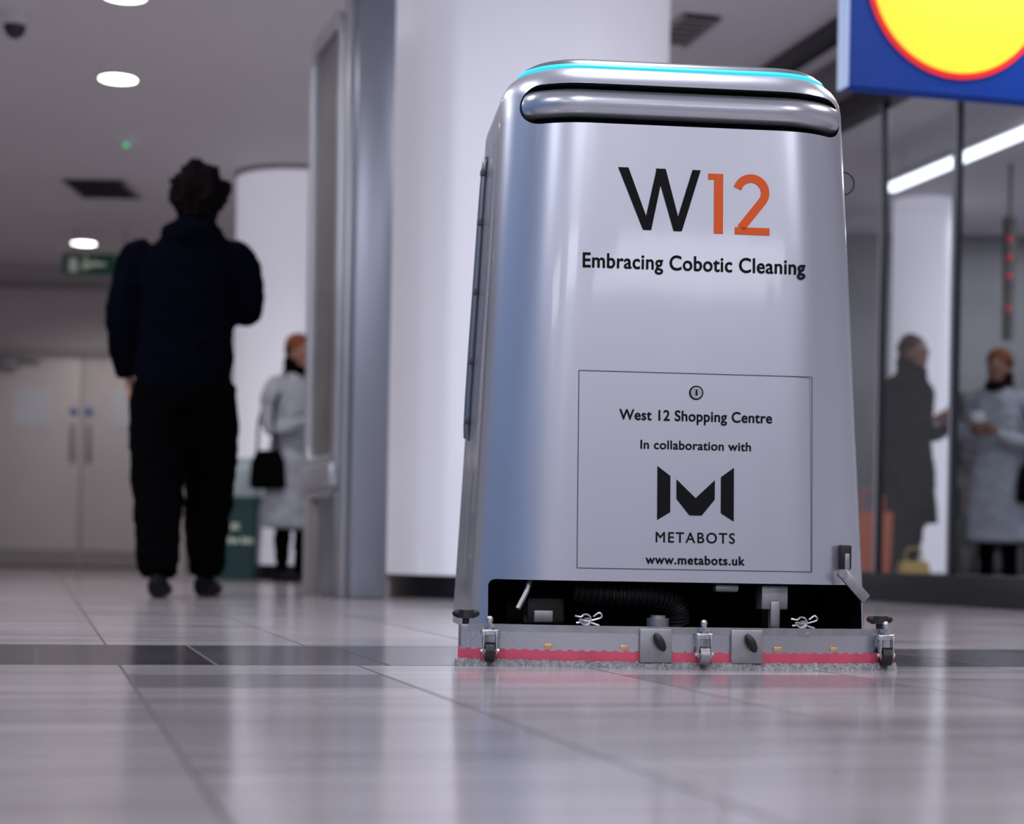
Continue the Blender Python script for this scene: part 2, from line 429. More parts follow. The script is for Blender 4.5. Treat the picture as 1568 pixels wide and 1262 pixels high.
SG=empty('hanging_shop_sign',(1.505,6.41,2.222),PSI)
box('case',(0,0,0),(.80,.07,.80),M['blue'],SG,bev=.006)
box('edge_light',(-.406,0,0),(.012,.075,.80),M['signedge'],SG,bev=.004)
box('face',(0,-.038,0),(.80,.01,.80),M['blue'],SG)
bm=bmesh.new(); cyl_bm(bm,(0,-.040,0),(0,-.048,0),.345,n=96); obj('red_ring',bm,M['red'],SG)
bm=bmesh.new(); cyl_bm(bm,(0,-.045,0),(0,-.053,0),.325,n=96); obj('yellow_disc',bm,M['yellow'],SG)
box('frame_lip',(0,-.040,-.39),(.80,.02,.02),M['blue'],SG)
for x in (-.3,.3):
    bm=bmesh.new(); cyl_bm(bm,(x,0,.39),(x,0,.578),.012,n=10); obj('hanger',bm,M['steel_dull'],SG)

SF=empty('window_1',(1.8,9.0,0),math.atan2(-.968,.25))
L0,L1=-3.4,2.6
def mull(x,w=.036): 
    box('mullion',(x,0,1.3),(w,.035,2.4),M['frame'],SF,bev=.004)
    box('mullion_cap',(x,-.020,1.3),(w*.5,.006,2.4),M['steel'],SF)
for x in (-3.4,-2.24,-1.5,-.75,.0,.75,1.5,2.25): mull(x)
box('sill',((L0+L1)/2,0,.07),(L1-L0,.10,.14),M['skirt'],SF,bev=.006)
box('head',((L0+L1)/2,0,2.5),(L1-L0,.10,.12),M['skirt'],SF)
box('fascia',((L0+L1)/2,0,2.68),(L1-L0,.08,.24),M['shopgrey'],SF)
bm=bmesh.new(); vs=[bm.verts.new(v) for v in ((L0,0,.13),(L1,0,.13),(L1,0,2.45),(L0,0,2.45))]; bm.faces.new(vs); obj('glass_pane',bm,M['glass'],SF,smooth=False)
TR=empty('ceiling_track',(1.39,9.34,ZC),math.atan2(-.968,.25))
box('track',(0,0,-.05),(3.0,.07,.10),M['skirt'],TR,bev=.005)

box('wall_shop_back',(3.2,14.6,ZC/2),(4.6,.15,ZC),M['shopgrey'])
SCo=empty('shop_column',(2.93,13.2,0))
bm=bmesh.new(); cyl_bm(bm,(0,0,0),(0,0,ZC),.22,n=48); obj('shaft',bm,M['white'],SCo)
bm=bmesh.new(); cyl_bm(bm,(0,0,0),(0,0,.12),.225,n=48); obj('skirting',bm,M['skirt'],SCo)
TL=empty('tube_light',(2.66,10.7,2.62),math.atan2(-1.9,.5))
box('tube',(0,0,-.03),(2.2,.09,.03),M['tube'],TL,bev=.008)
box('batten',(0,0,.01),(2.24,.13,.05),M['lampring'],TL,bev=.008)
for x in (-.9,.9): box('stem',(x,0,.11),(.02,.02,.15),M['lampring'],TL)
PD=empty('reflected_post',(3.2,11.9,ZC))  # solid stand-in for a reflected post with red dots
bm=bmesh.new(); cyl_bm(bm,(0,0,-.35),(0,0,0),.012,n=10); cyl_bm(bm,(0,0,-1.15),(0,0,-.35),.035,.045,n=20); obj('post',bm,M['garment'],PD)
bm=bmesh.new()
for z in (-.5,-.62,-.74,-.95): sph_bm(bm,(-.01,-.045,z),.014)
obj('red_leds',bm,M['red'],PD)
SH=empty('shop_shelving',(4.0,13.9,0))
for x in (-.9,-.3,.3,.9): box('upright',(x,0,.7),(.04,.35,1.4),M['shopdark'],SH)
for z in (.1,.5,.9,1.3): box('shelf',(0,0,z),(1.84,.36,.03),M['shopdark'],SH)
bm=bmesh.new()
for z in (.13,.53,.93,1.33):
    for k in range(14): 
        hh=random.uniform(.14,.26); box_bm(bm,(-.84+.129*k,-.03,z+hh/2),(.10,.2,hh),.01)
obj('packets',bm,M['garment'],SH)
sh2=empty('clothing_rail',(1.75,13.2,0))
for x in (-.3,.3): 
    bm=bmesh.new(); cyl_bm(bm,(x,0,0),(x,0,1.5),.015,n=10); obj('upright',bm,M['steel_dull'],sh2)
bm=bmesh.new(); cyl_bm(bm,(-.3,0,1.5),(.3,0,1.5),.015,n=10); obj('bar',bm,M['steel_dull'],sh2)
bm=bmesh.new()
for i in range(6): box_bm(bm,(-.22+.09*i,0,1.05),(.05,.34,.85),.02)
obj('garments',bm,M['garment'],sh2)

B=empty('recycling_bin',(-1.80,11.98,0))
bm=bmesh.new()
def rr_ring(a,b,r,z,n=5): 
    return [Vector((x,y,z)) for x,y in rrect(-a,-b,a,b,r,n)]
loft_bm(bm,[rr_ring(.13,.12,.03,0),rr_ring(.155,.14,.03,.50),rr_ring(.17,.15,.03,.505),rr_ring(.17,.15,.03,.54),rr_ring(.15,.13,.03,.54)])
obj('body',bm,M['binteal'],B)
bm=bmesh.new()
rings=[]
for z,k in ((.53,.98),(.60,1.02),(.66,.98),(.72,1.0),(.77,.85),(.79,.55)):
    rings.append([Vector((v.x*k*(1+.08*noise.noise(v*30)),v.y*k,v.z+.02*noise.noise(v*25))) for v in rr_ring(.16,.14,.05,z)])
loft_bm(bm,rings); obj('bag_liner',bm,M['bag'],B)
text('label_1','Put',.12,.05,(-.03,-.148,.33),(R(87),0,0),M['signwhite'],B,bold=.006)
text('label_2','in the bin',.24,.04,(0,-.144,.24),(R(87),0,0),M['signwhite'],B,bold=.005)

# ------------------------------------------------------------------ people
def tube3(bm,pts,rad,mi,n=16,sub=5): tube_bm(bm,pts,rad,mi,n,sub)
def ell_loft(bm,rows,mi,n=28):
    rows=cr_rows(rows,4); rings=[]
    for z,cx,cy,rx,ry in rows:
        ring=[]
        for k in range(n):
            a=2*math.pi*k/n; c,s=math.cos(a),math.sin(a)
            p=2/2.5
            ring.append(Vector((cx+rx*math.copysign(abs(c)**p,c),cy+ry*math.copysign(abs(s)**p,s),z)))
        rings.append(ring)
    loft_bm(bm,rings,mi)
def cr_rows(rows,n):
    out=[]; P=[list(r) for r in rows]
    P=[[2*a-b for a,b in zip(P[0],P[1])]]+P+[[2*a-b for a,b in zip(P[-1],P[-2])]]
    for i in range(1,len(P)-2):
        for k in range(n):
            t=k/n; out.append([.5*((2*b)+(c-a)*t+(2*a-5*b+4*c-d)*t*t+(3*b-a-3*c+d)*t**3) for a,b,c,d in zip(P[i-1],P[i],P[i+1],P[i+2])])
    out.append(P[-2]); return out
def shoe(bm,x,y,z,mi,toe=0.,pitch=0.):
    rows=[(-.10,.030,.035,.035),(-.08,.036,.045,.045),(-.02,.038,.05,.05),(.05,.042,.04,.04),(.11,.046,.03,.03),(.16,.036,.024,.024),(.18,.015,.015,.02)]
    rot=Matrix.Rotation(toe,3,'Z')@Matrix.Rotation(pitch,3,'X'); rings=[]
    for (yy,rx,rz,cz) in rows:
        ring=[]
        for k in range(14):
            a=2*math.pi*k/14
            ring.append(Vector((x,y,z))+rot@Vector((rx*math.cos(a),yy,max(.0,cz+rz*math.sin(a)))))
        rings.append(ring)
    loft_bm(bm,rings,mi)
def fuse(name,bm,mats,parent,voxel=.013,fold=.006,fold_mats=(0,1)):
    bmesh.ops.recalc_face_normals(bm,faces=bm.faces)
    bvh=BVHTree.FromBMesh(bm); bm.faces.ensure_lookup_table()
    idx=[f.material_index for f in bm.faces]
    me=bpy.data.meshes.new(name); bm.to_mesh(me); bm.free()
    t=bpy.data.objects.new('tmp',me); COL.objects.link(t)
    md=t.modifiers.new('r','REMESH'); md.mode='VOXEL'; md.voxel_size=voxel
    sm=t.modifiers.new('s','SMOOTH'); sm.factor=.5; sm.iterations=4
    bpy.context.view_layer.update()
    m2=bpy.data.meshes.new_from_object(t.evaluated_get(bpy.context.evaluated_depsgraph_get()))
    bpy.data.objects.remove(t)
    m2.materials.clear()
    for mm in mats: m2.materials.append(mm)
    fm=set()
    for p in m2.polygons:
        r=bvh.find_nearest(p.center)
        p.material_index=idx[r[2]] if r[2] is not None else 0
        p.use_smooth=True
        if p.material_index in fold_mats: fm.update(p.vertices)
    ns=[v.normal.copy() for v in m2.vertices]
    for i in fm:
        v=m2.vertices[i]; c=v.co
        v.co=c+ns[i]*fold*(noise.noise(Vector((c.x*9,c.y*9,c.z*16)))+.5*noise.noise(Vector((c.x*22,c.y*22,c.z*30))))
    m2.name=name
    o=bpy.data.objects.new(name,m2); return link(o,parent)
def hand(name,parent,w,d,nrm,thumb_side,m,curl=.5):
    w=Vector(w); d=Vector(d).normalized(); nrm=(Vector(nrm)-d*Vector(nrm).dot(d)).normalized(); s=d.cross(nrm)*thumb_side
    bm=bmesh.new()
    rings=[]
    for t,wd,th in ((-.02,.026,.021),(.01,.027,.018),(.04,.038,.015),(.07,.041,.014),(.09,.038,.012)):
        rings.append([w+d*t+s*wd*math.cos(2*math.pi*k/14)+nrm*th*math.sin(2*math.pi*k/14) for k in range(14)])
    loft_bm(bm,rings)
    for off,ln in ((.030,.070),(.010,.078),(-.010,.073),(-.029,.058)):
        p=w+d*.08+s*off; pts=[p-d*.02,p]; a=0
        for seg in (.42,.32,.26):
            a+=curl; p=p+(d*math.cos(a)+nrm*math.sin(a))*ln*seg; pts.append(p)
        tube_bm(bm,pts,[.0095,.0092,.0085,.0078,.006],0,10,3)
    p=w+d*.02+s*.025
    pts=[p]; 
    for q,l in ((s*.8+d*.5+nrm*.3,.035),(s*.4+d*.8+nrm*.5,.032),(d*.9+nrm*.6,.025)):
        p=p+q.normalized()*l; pts.append(p)
    tube_bm(bm,pts,[.014,.012,.010,.007],0,10,3)
    return obj(name,bm,m,parent)
def hairball(name,parent,c,r,m,amp=.02,sc=16):
    bm=bmesh.new(); bmesh.ops.create_icosphere(bm,subdivisions=5,radius=1)
    for v in bm.verts:
        n=v.co.normalized(); q=Vector((n.x*r[0],n.y*r[1],n.z*r[2]))
        k=noise.noise(q*sc)+.6*noise.noise(q*sc*2.3)+.3*noise.noise(q*sc*5)
        v.co=Vector(c)+q+n*amp*k
    return obj(name,bm,m,parent)

P1=empty('walking_man',(-1.31,7.30,0))
bm=bmesh.new()
ell_loft(bm,[(.84,-.01,0,.18,.135),(.93,-.01,0,.19,.14),(1.08,0,0,.185,.14),(1.22,.0,0,.192,.145),(1.33,.01,0,.198,.135),(1.40,.015,0,.160,.115),(1.46,.02,0,.10,.09)],0)
sph_bm(bm,(.02,-.05,1.435),(.130,.10,.075),0); sph_bm(bm,(.02,0,1.475),(.095,.09,.065),0)
tube3(bm,[(-.14,0,1.370),(-.200,-.005,1.335),(-.238,-.03,1.21),(-.252,-.035,1.08),(-.252,.0,.97),(-.240,.03,.885)],[.075,.083,.075,.067,.058,.050],0)
tube3(bm,[(.14,0,1.370),(.200,.0,1.335),(.222,.015,1.24),(.226,.03,1.16),(.19,.15,1.175),(.12,.25,1.24)],[.075,.083,.077,.070,.056,.046],0)
ell_loft(bm,[(.74,-.01,0,.15,.11),(.80,-.01,0,.19,.13),(.90,-.01,0,.185,.13)],1)
tube3(bm,[(-.10,0,.84),(-.112,-.02,.64),(-.100,-.05,.45),(-.082,-.12,.25),(-.066,-.17,.085)],[.118,.114,.106,.092,.074],1)
tube3(bm,[(.085,0,.84),(.085,.07,.64),(.068,.17,.45),(.052,.22,.25),(.046,.25,.085)],[.118,.114,.104,.090,.070],1)
tube3(bm,[(.02,0,1.43),(.03,.01,1.54)],[.06,.058],2)
sph_bm(bm,(.035,.02,1.615),(.074,.092,.105),2); sph_bm(bm,(.035,.06,1.56),(.05,.05,.05),2)
sph_bm(bm,(.035,.115,1.60),(.014,.02,.022),2)
for sx in (-1,1): sph_bm(bm,(.035+sx*.077,.015,1.60),(.014,.022,.034),2)
fuse('body',bm,[M['navy'],M['blackcloth'],M['skin']],P1,fold=.010)
bm=bmesh.new(); shoe(bm,-.066,-.17,0,0,.10); shoe(bm,.046,.27,0,0,-.05,); obj('shoes',bm,M['shoe'],P1)
hairball('hair',P1,(.035,-.005,1.615),(.113,.113,.120),M['hair'],.026,19)
hand('hand_left',P1,(-.238,.035,.875),(.04,.12,-1),(1,.2,0),-1,M['skin'],.35)
hand('hand_right',P1,(.11,.262,1.25),(-.5,.6,.4),(-.5,-.6,.3),1,M['skin'],.6)
bm=bmesh.new(); 
for sx in (-1,1): sph_bm(bm,(.035+sx*.03,.103,1.62),(.012,.008,.008))
obj('eyes',bm,M['eye'],P1)
bm=bmesh.new(); sph_bm(bm,(.035,.108,1.565),(.022,.006,.007)); obj('mouth',bm,M['lip'],P1)

def coat_person(name,loc,heading,k,coat,hem,headcover,skin,scarf,hairm,phone=True,bag=0):
    P=empty(name,loc,heading); P.scale=(k,k,k)
    bm=bmesh.new()
    ell_loft(bm,[(hem,0,0,.215,.17),(hem+.15,0,0,.205,.16),(.80,0,0,.19,.15),(.98,0,0,.165,.13),(1.15,0,.0,.18,.14),(1.28,0,0,.185,.13),(1.36,0,0,.15,.11),(1.42,0,.01,.08,.08)],0)
    for sx in (-1,1):
        tube3(bm,[(sx*.13,0,1.335),(sx*.185,0,1.29),(sx*.215,-.02,1.15),(sx*.215,.02,1.03),(sx*.15,.15,1.04),(sx*.085,.235,1.09)],[.065,.07,.062,.058,.046,.038],0)
        tube3(bm,[(sx*.085,0,.75),(sx*.09,.01,.46),(sx*.085,-.01,.25),(sx*.085,-.01,.06)],[.09,.062,.055,.042],1)
    tube3(bm,[(0,0,1.38),(0,.02,1.48)],[.055,.05],2)
    sph_bm(bm,(0,.045,1.545),(.070,.088,.102),2); sph_bm(bm,(0,.085,1.485),(.045,.045,.04),2)
    sph_bm(bm,(0,.135,1.53),(.012,.02,.020),2)
    for sx in (-1,1): sph_bm(bm,(sx*.072,.04,1.535),(.012,.02,.03),2)
    if scarf: 
        sph_bm(bm,(0,.02,1.415),(.105,.105,.065),3); sph_bm(bm,(0,.0,1.48),(.088,.088,.08),3)
    fuse('body',bm,[coat,M['blackcloth'],skin,M['blackcloth']],P,fold=.010)
    bm=bmesh.new(); shoe(bm,-.085,-.01,0,0,.1); shoe(bm,.085,-.01,0,0,-.1); obj('shoes',bm,M['shoe'],P)
    hairball('hair',P,(0,.015,1.575),(.084,.092,.095),hairm,.010,18)
    if headcover: 
        bm=bmesh.new(); sph_bm(bm,(0,.02,1.605),(.088,.096,.078)); sph_bm(bm,(0,.02,1.58),(.091,.099,.022)); obj('beanie',bm,headcover,P)
    bm=bmesh.new()
    for sx in (-1,1): sph_bm(bm,(sx*.028,.127,1.55),(.011,.008,.007))
    obj('eyes',bm,M['eye'],P)
    bm=bmesh.new(); sph_bm(bm,(0,.131,1.495),(.02,.006,.006)); obj('mouth',bm,M['lip'],P)
    for sx,nm in ((-1,'left'),(1,'right')):
        hand('hand_'+nm,P,(sx*.08,.243,1.095),(-sx*.45,.7,.35),(-sx*.6,-.2,.5),-sx,skin,.55)
    if phone:
        bm=bmesh.new(); box_bm(bm,(0,.31,1.15),(.085,.014,.16),.005,rot=Matrix.Rotation(-.6,3,'X')); obj('phone',bm,M['phone'],P)
    if bag:
        bm=bmesh.new(); loft_bm(bm,[[Vector((bag*(.215+x),y-.02,z)) for x,y in rrect(-a,-b2,a,b2,.02,4)] for a,b2,z in ((.03,.12,.62),(.045,.15,.64),(.04,.14,.80),(.02,.11,.88))])
        tube_bm(bm,[(bag*.225,.08,.87),(bag*.235,.06,1.15),(bag*.10,.03,1.40),(bag*.20,-.11,1.15),(bag*.225,-.12,.87)],.010,0,8,4)
        obj('shoulder_bag',bm,M['blackcloth'],P)
    return P
coat_person('woman_in_grey_coat',(-1.38,11.5,0),R(228),.93,M['greycoat'],.36,M['rust'],M['skind'],True,M['hair'],True,1)
coat_person('woman_in_grey_coat',(3.08,11.6,0),R(140),.93,M['greycoat'],.36,M['rust'],M['skind'],True,M['hair'],True,-1)  # solid figure standing in for the woman's reflection in the shop glass
coat_person('person_in_black_coat',(2.54,11.8,0),R(225),1.0,M['blackcloth'],.45,None,M['skind'],True,M['brownhair'],False,0)
OB=empty('orange_shopping_bag',(2.22,11.3,0))
bm=bmesh.new(); loft_bm(bm,[rr_ring(.10,.07,.02,.0),rr_ring(.11,.08,.02,.25),rr_ring(.12,.06,.02,.50)])
tube_bm(bm,[(-.07,0,.49),(-.06,0,.62),(.06,0,.62),(.07,0,.49)],.008,0,8,4); obj('bag',bm,M['orangebag'],OB)
YB_=empty('yellow_shopping_bag',(2.46,11.2,0))
bm=bmesh.new(); loft_bm(bm,[rr_ring(.09,.06,.02,.0),rr_ring(.10,.07,.02,.12),rr_ring(.08,.05,.02,.20)])
tube_bm(bm,[(-.05,0,.19),(-.04,0,.27),(.04,0,.27),(.05,0,.19)],.006,0,8,4); obj('bag',bm,M['yellowbag'],YB_)

# ------------------------------------------------------------------ ROBOT
YAW=R(6)
RB=empty('floor_cleaning_robot',(.272,3.66,0),YAW)
def fy(z): return -.36+.06*(z-.15)
def half(z): return .371-.048*(z-.15)
def ring(z,ins=0.,n=12,ns=16):
    a=half(z)-ins; yf=fy(z)+ins; yb=.33-.04*(z-.15)-ins
    r=max(.02,.150-ins); pts=[]
    def arc(cx,cy,a0):
        for k in range(n): 
            t=R(a0+90*k/n); pts.append(Vector((cx+r*math.cos(t),cy+r*math.sin(t),z)))
    def side(p,q,m_):
        for k in range(m_): pts.append(Vector((*[p[i]+(q[i]-p[i])*k/m_ for i in range(2)],z)))
    arc(a-r,yb-r,0);   side((a-r,yb),(-a+r,yb),ns)
    arc(-a+r,yb-r,90); side((-a,yb-r),(-a,yf+r),ns)
    arc(-a+r,yf+r,180); side((-a+r,yf),(a-r,yf),ns)
    arc(a-r,yf+r,270); side((a,yf+r),(a,yb-r),ns)
    return pts
bm=bmesh.new()
rings=[ring(z) for z in (.05,.10,.15,.30,.45,.60,.75,.90,1.0,1.045)]+[ring(z,i) for z,i in ((1.058,.002),(1.070,.007),(1.080,.014),(1.088,.023),(1.093,.032))]
loft_bm(bm,rings)
body=obj('body_shell',bm,[M['paint'],M['cavity'],M['recess']],RB)
bm=bmesh.new(); 
bmx=rrect(-.347,-.05,.353,.147,.012,4)
loft_bm(bm,[[Vector((x,-.6,z)) for x,z in bmx],[Vector((x,.05,z)) for x,z in bmx]])
c1=obj('cut1',bm,[M['cavity']],RB)
bm=bmesh.new(); st=rrect(-.300,.982,.310,1.056,.036,8)
loft_bm(bm,[[Vector((x,-.6,z)) for x,z in st],[Vector((x,-.215,z)) for x,z in st]])
c2=obj('cut2',bm,[M['recess']],RB)
boolean(body,[c1,c2])
bv=body.modifiers.new('edge','BEVEL'); bv.width=.003; bv.segments=2; bv.limit_method='ANGLE'; bv.angle_limit=R(50)
bm=bmesh.new(); loft_bm(bm,[ring(1.092,.031),ring(1.0955,.028),ring(1.100,.031),ring(1.102,.038)]); obj('led_strip',bm,M['led'],RB)
bm=bmesh.new(); loft_bm(bm,[ring(1.101,.037),ring(1.107,.040),ring(1.113,.050),ring(1.118,.08),ring(1.120,.13)]); obj('top_cap',bm,M['paint_dark'],RB)
def contour(z,off,x0,x1,n=48):
    a=half(z); yf=fy(z); r=.150; out=[]
    for k in range(n+1):
        x=x0+(x1-x0)*k/n; y=yf
        if x<-a+r: d=(-a+r)-x; y=yf+r-math.sqrt(max(0,r*r-d*d))
        if x>a-r: d=x-(a-r); y=yf+r-math.sqrt(max(0,r*r-d*d))
        out.append(Vector((x,y+off,z)))
    return out
path=contour(1.022,.019,-.278,.290)
path=[path[0]+Vector((-.008,.05,0))]+path+[path[-1]+Vector((.008,.05,0))]
bm=bmesh.new(); rings=[]
for i,p in enumerate(path):
    t=(path[min(i+1,len(path)-1)]-path[max(i-1,0)]).normalized(); nrm=t.cross(Vector((0,0,1)))
    rings.append([p+nrm*.018*math.cos(2*math.pi*k/24)+Vector((0,0,.026))*math.sin(2*math.pi*k/24) for k in range(24)])
loft_bm(bm,rings); obj('push_handle',bm,M['handle'],RB)

def onface(x,z,off=.0012): return Vector((x,fy(z)-off,z))
TX=.022
ZT,ZB,HW=.527,.170,.2155
bm=bmesh.new()
def strip(p,q,w=.0017):
    p,q=Vector(p),Vector(q); d=(q-p).normalized(); s=Vector((d.z,0,-d.x))*w/2
    vs=[bm.verts.new(onface(v.x,v.z,.0008)) for v in (p+s,q+s,q-s,p-s)]; bm.faces.new(vs)
for p,q in (((TX-HW,0,ZT),(TX+HW,0,ZT)),((TX+HW,0,ZT),(TX+HW,0,ZB)),((TX+HW,0,ZB),(TX-HW,0,ZB)),((TX-HW,0,ZB),(TX-HW,0,ZT))): strip(p,q)
obj('hatch_seam',bm,M['seam'],RB,smooth=False)
bm=bmesh.new(); p=onface(TX,.492); cyl_bm(bm,p+Vector((0,.002,0)),p-Vector((0,.001,0)),.013,n=28,mi=0); cyl_bm(bm,p,p-Vector((0,.0025,0)),.0105,n=28,mi=1); box_bm(bm,p-Vector((0,.003,0)),(.003,.002,.011),mi=0)
obj('hatch_lock',bm,[M['ink'],M['steel']],RB)
TR_=(R(86.56),0,0)
def tx(n,b,w,cap,z,m,bold=.0012,x=TX,sp=1.): text(n,b,w,cap,onface(x,z),TR_,m,RB,bold,spacing=sp)
tx('text_embracing','Embracing Cobotic Cleaning',.412,.0262,.716,M['ink'],.0014,sp=1.05,x=TX-.004)
tx('text_west12','West 12 Shopping Centre',.281,.0185,.440,M['ink'],.0011,sp=1.05)
tx('text_collab','In collaboration with',.203,.0155,.388,M['ink'],.0009,sp=1.05)
tx('text_metabots','METABOTS',.145,.0185,.219,M['ink'],.0006,sp=1.2)
tx('text_url','www.metabots.uk',.181,.0155,.180,M['ink'],.0012,sp=1.1)
def facepoly(name,polys,m,cx,z0,w,h,off=.0012):
    bm=bmesh.new()
    for i,pl in enumerate(polys):
        bm.faces.new([bm.verts.new(onface(cx+x*w,z0+z*h,off+.0002*i)) for x,z in pl])
    return obj(name,bm,m,RB,smooth=False,recalc=False)
facepoly('letter_w',[[(0,1),(.125,1),(.405,0),(.305,0)],[(.305,0),(.405,0),(.555,1),(.465,1)],[(.455,1),(.575,1),(.775,0),(.675,0)],[(.675,0),(.775,0),(1,1),(.90,1)]],M['ink'],TX-.147,.788,.153,.114)
facepoly('numeral_1',[[(0,.89),(.0,.99),(.21,.99),(.21,.89)],[(.10,.99),(.25,.99),(.25,0),(.10,0)]],M['orange'],TX+.020,.786,.112,.112)
def stroke(pts,w):
    quads=[]
    P=[Vector((p[0],p[1],0)) for p in pts]; N=[]
    for i in range(len(P)):
        t=(P[min(i+1,len(P)-1)]-P[max(i-1,0)]).normalized(); N.append(Vector((-t.y,t.x,0))*w/2)
    for i in range(len(P)-1):
        quads.append([(P[i]+N[i])[:2],(P[i+1]+N[i+1])[:2],(P[i+1]-N[i+1])[:2],(P[i]-N[i])[:2]])
    return quads
arc=[(.29+.235*math.cos(R(a)),.700+.235*math.sin(R(a))) for a in range(165,-46,-15)]
bm=bmesh.new()
for i,pl in enumerate(stroke(arc+[(.12,.105)],.14)+[[(.015,0),(.60,0),(.60,.12),(.02,.12)]]):
    bm.faces.new([bm.verts.new(onface(TX+.068+x*.112,.786+z*.112,.0013)) for x,z in pl])
obj('numeral_2',bm,M['orange'],RB,smooth=False,recalc=False)
facepoly('logo_m',[[(0,1),(.17,.82),(.17,.15),(0,0)],[(1,0),(.83,.15),(.83,.82),(1,1)]],M['ink'],TX-.0705,.259,.141,.098)
facepoly('logo_chevron',[[(.25,.76),(.5,.42),(.42,.10),(.25,.40)],[(.75,.76),(.75,.40),(.58,.10),(.5,.42)],[(.5,.42),(.58,.10),(.42,.10)]],M['ink'],TX-.0705,.259,.141,.098,off=.0014)

def flank(z,y,off=.0): return Vector((-half(z)-off,y,z))
bm=bmesh.new(); tube_bm(bm,[flank(.985,.06,.0),flank(.97,.06,.006),flank(.75,.06,.007),flank(.45,.06,.007),flank(.43,.06,.0)],[.004,.006,.007,.007,.004],0,10,4); obj('side_door_rail',bm,M['paint_dark'],RB)
bm=bmesh.new(); 
for z in (.46,.58,.72,.86,.96): box_bm(bm,flank(z,.06,.008),(.010,.024,.014),.003)
obj('side_door_hinges',bm,M['seam'],RB)
bm=bmesh.new()
for y in (-.08,.16): 
    vs=[bm.verts.new(v) for v in (flank(.12,y,.0008),flank(.12,y+.003,.0008),flank(.99,y+.003,.0008),flank(.99,y,.0008))]; bm.faces.new(vs)
obj('side_seam',bm,M['seam'],RB,smooth=False)
bm=bmesh.new(); pts=[(.330+.022+.022*math.cos(a),-.12,.93+.022*math.sin(a)) for a in [R(x) for x in range(-170,171,20)]]
tube_bm(bm,pts,.0016,0,8,2); obj('key_ring',bm,M['black'],RB)
bm=bmesh.new(); box_bm(bm,(.304,-.338,.198),(.020,.03,.045),.003,mi=0); box_bm(bm,(.304,-.355,.190),(.009,.010,.030),.002,mi=1)
box_bm(bm,(.317,-.360,.146),(.020,.008,.068),.003,mi=1,rot=Matrix.Rotation(-.75,3,'Y'))
cyl_bm(bm,(.294,-.353,.168),(.294,-.368,.168),.008,n=16,mi=1)
obj('drain_latch',bm,[M['black'],M['steel_dull']],RB)

DK=empty('scrub_deck',(-.026,0,0)); DK.parent=RB
def arc_y(x): return -.515+.055*(x/.39)**2
def sweep(name,x0,x1,prof,m,n=40,parent=None,jit=0.):
    bm=bmesh.new(); rings=[]
    for k in range(n+1):
        x=x0+(x1-x0)*k/n; y=arc_y(x)
        rings.append([Vector((x,y+py+random.uniform(-jit,jit),pz+(random.uniform(-jit,jit) if pz>.0 else 0))) for py,pz in prof])
    loft_bm(bm,rings); return obj(name,bm,m,DK)
sweep('squeegee_bar',-.382,.382,[(0,.028),(.010,.028),(.010,.062),(.05,.062),(.05,.068),(0,.068)],M['steel'])
sweep('squeegee_rubber',-.386,.386,[(.000,.008),(.014,.008),(.014,.032),(.000,.030)],M['pink'])
sweep('bristle_strip',-.390,.390,[(-.014,0),(.03,0),(.028,.010),(-.006,.0115)],M['bristle'],n=360,jit=.0018)
sweep('top_rail',-.37,.37,[(-.002,.060),(.002,.060),(.002,.072),(-.002,.072)],M['steel_dull'])
bm=bmesh.new()
for x in (-.052,.108): box_bm(bm,(x,arc_y(x)-.006,.040),(.056,.008,.058),.002)
obj('clamp_plates',bm,M['steel_dull'],DK)
bm=bmesh.new()
for x in (-.048,.112):
    sph_bm(bm,(x,arc_y(x)-.022,.047),(.0085,.010,.018),rot=Matrix.Rotation(-.5,3,'Y')); cyl_bm(bm,(x,arc_y(x),.047),(x,arc_y(x)-.02,.047),.006,n=12)
obj('clamp_knobs',bm,M['black'],DK)
bm=bmesh.new()
for x in (-.235,-.105,.165,.27,): box_bm(bm,(x,arc_y(x)-.002,.036),(.014,.004,.007),.001)
obj('brass_screws',bm,M['brass'],DK)
for i,x in enumerate((-.335,.030,.365)):
    y=arc_y(x)-.018; W=empty('bumper_wheel_assembly',(x,y,0)); W.parent=DK
    bm=bmesh.new()
    box_bm(bm,(0,.006,.058),(.030,.022,.010),.002,mi=0)
    for sx in (-1,1): box_bm(bm,(sx*.011,0,.040),(.003,.018,.038),.001,mi=0)
    cyl_bm(bm,(-.016,0,.026),(.016,0,.026),.004,n=12,mi=0)
    cyl_bm(bm,(-.008,0,.024),(.008,0,.024),.016,n=28,mi=1)
    cyl_bm(bm,(-.0085,0,.024),(.0085,0,.024),.008,n=20,mi=0)
    cyl_bm(bm,(0,.004,.060),(0,.004,.078),.005,n=12,mi=0); cyl_bm(bm,(0,.004,.066),(0,.004,.072),.010,n=6,mi=0)
    sph_bm(bm,(0,.004,.080),.006,mi=0)
    obj('wheel',bm,[M['steel'],M['black'] if i!=1 else M['steel_dull']],W)
def clip(x,s=1):
    bm=bmesh.new(); y=arc_y(x)+.02; z=.082
    pts=[(x-.022*s,y,z+.006)]+[(x-.004*s+.009*s*math.cos(a),y-.004,z+.009*math.sin(a)) for a in [R(v) for v in range(150,-200,-30)]]+[(x+.020*s,y,z-.010)]
    tube_bm(bm,pts,.0016,0,8,3); tube_bm(bm,[(x-.02*s,y,z-.006),(x,y,z-.003),(x+.024*s,y,z+.004),(x+.02*s,y,z+.012),(x+.010*s,y,z+.005)],.0016,0,8,3)
    cyl_bm(bm,(x,y+.004,.066),(x,y+.004,.085),.006,n=12)
    obj('spring_clip',bm,M['steel'],DK)
clip(-.165); clip(.218)
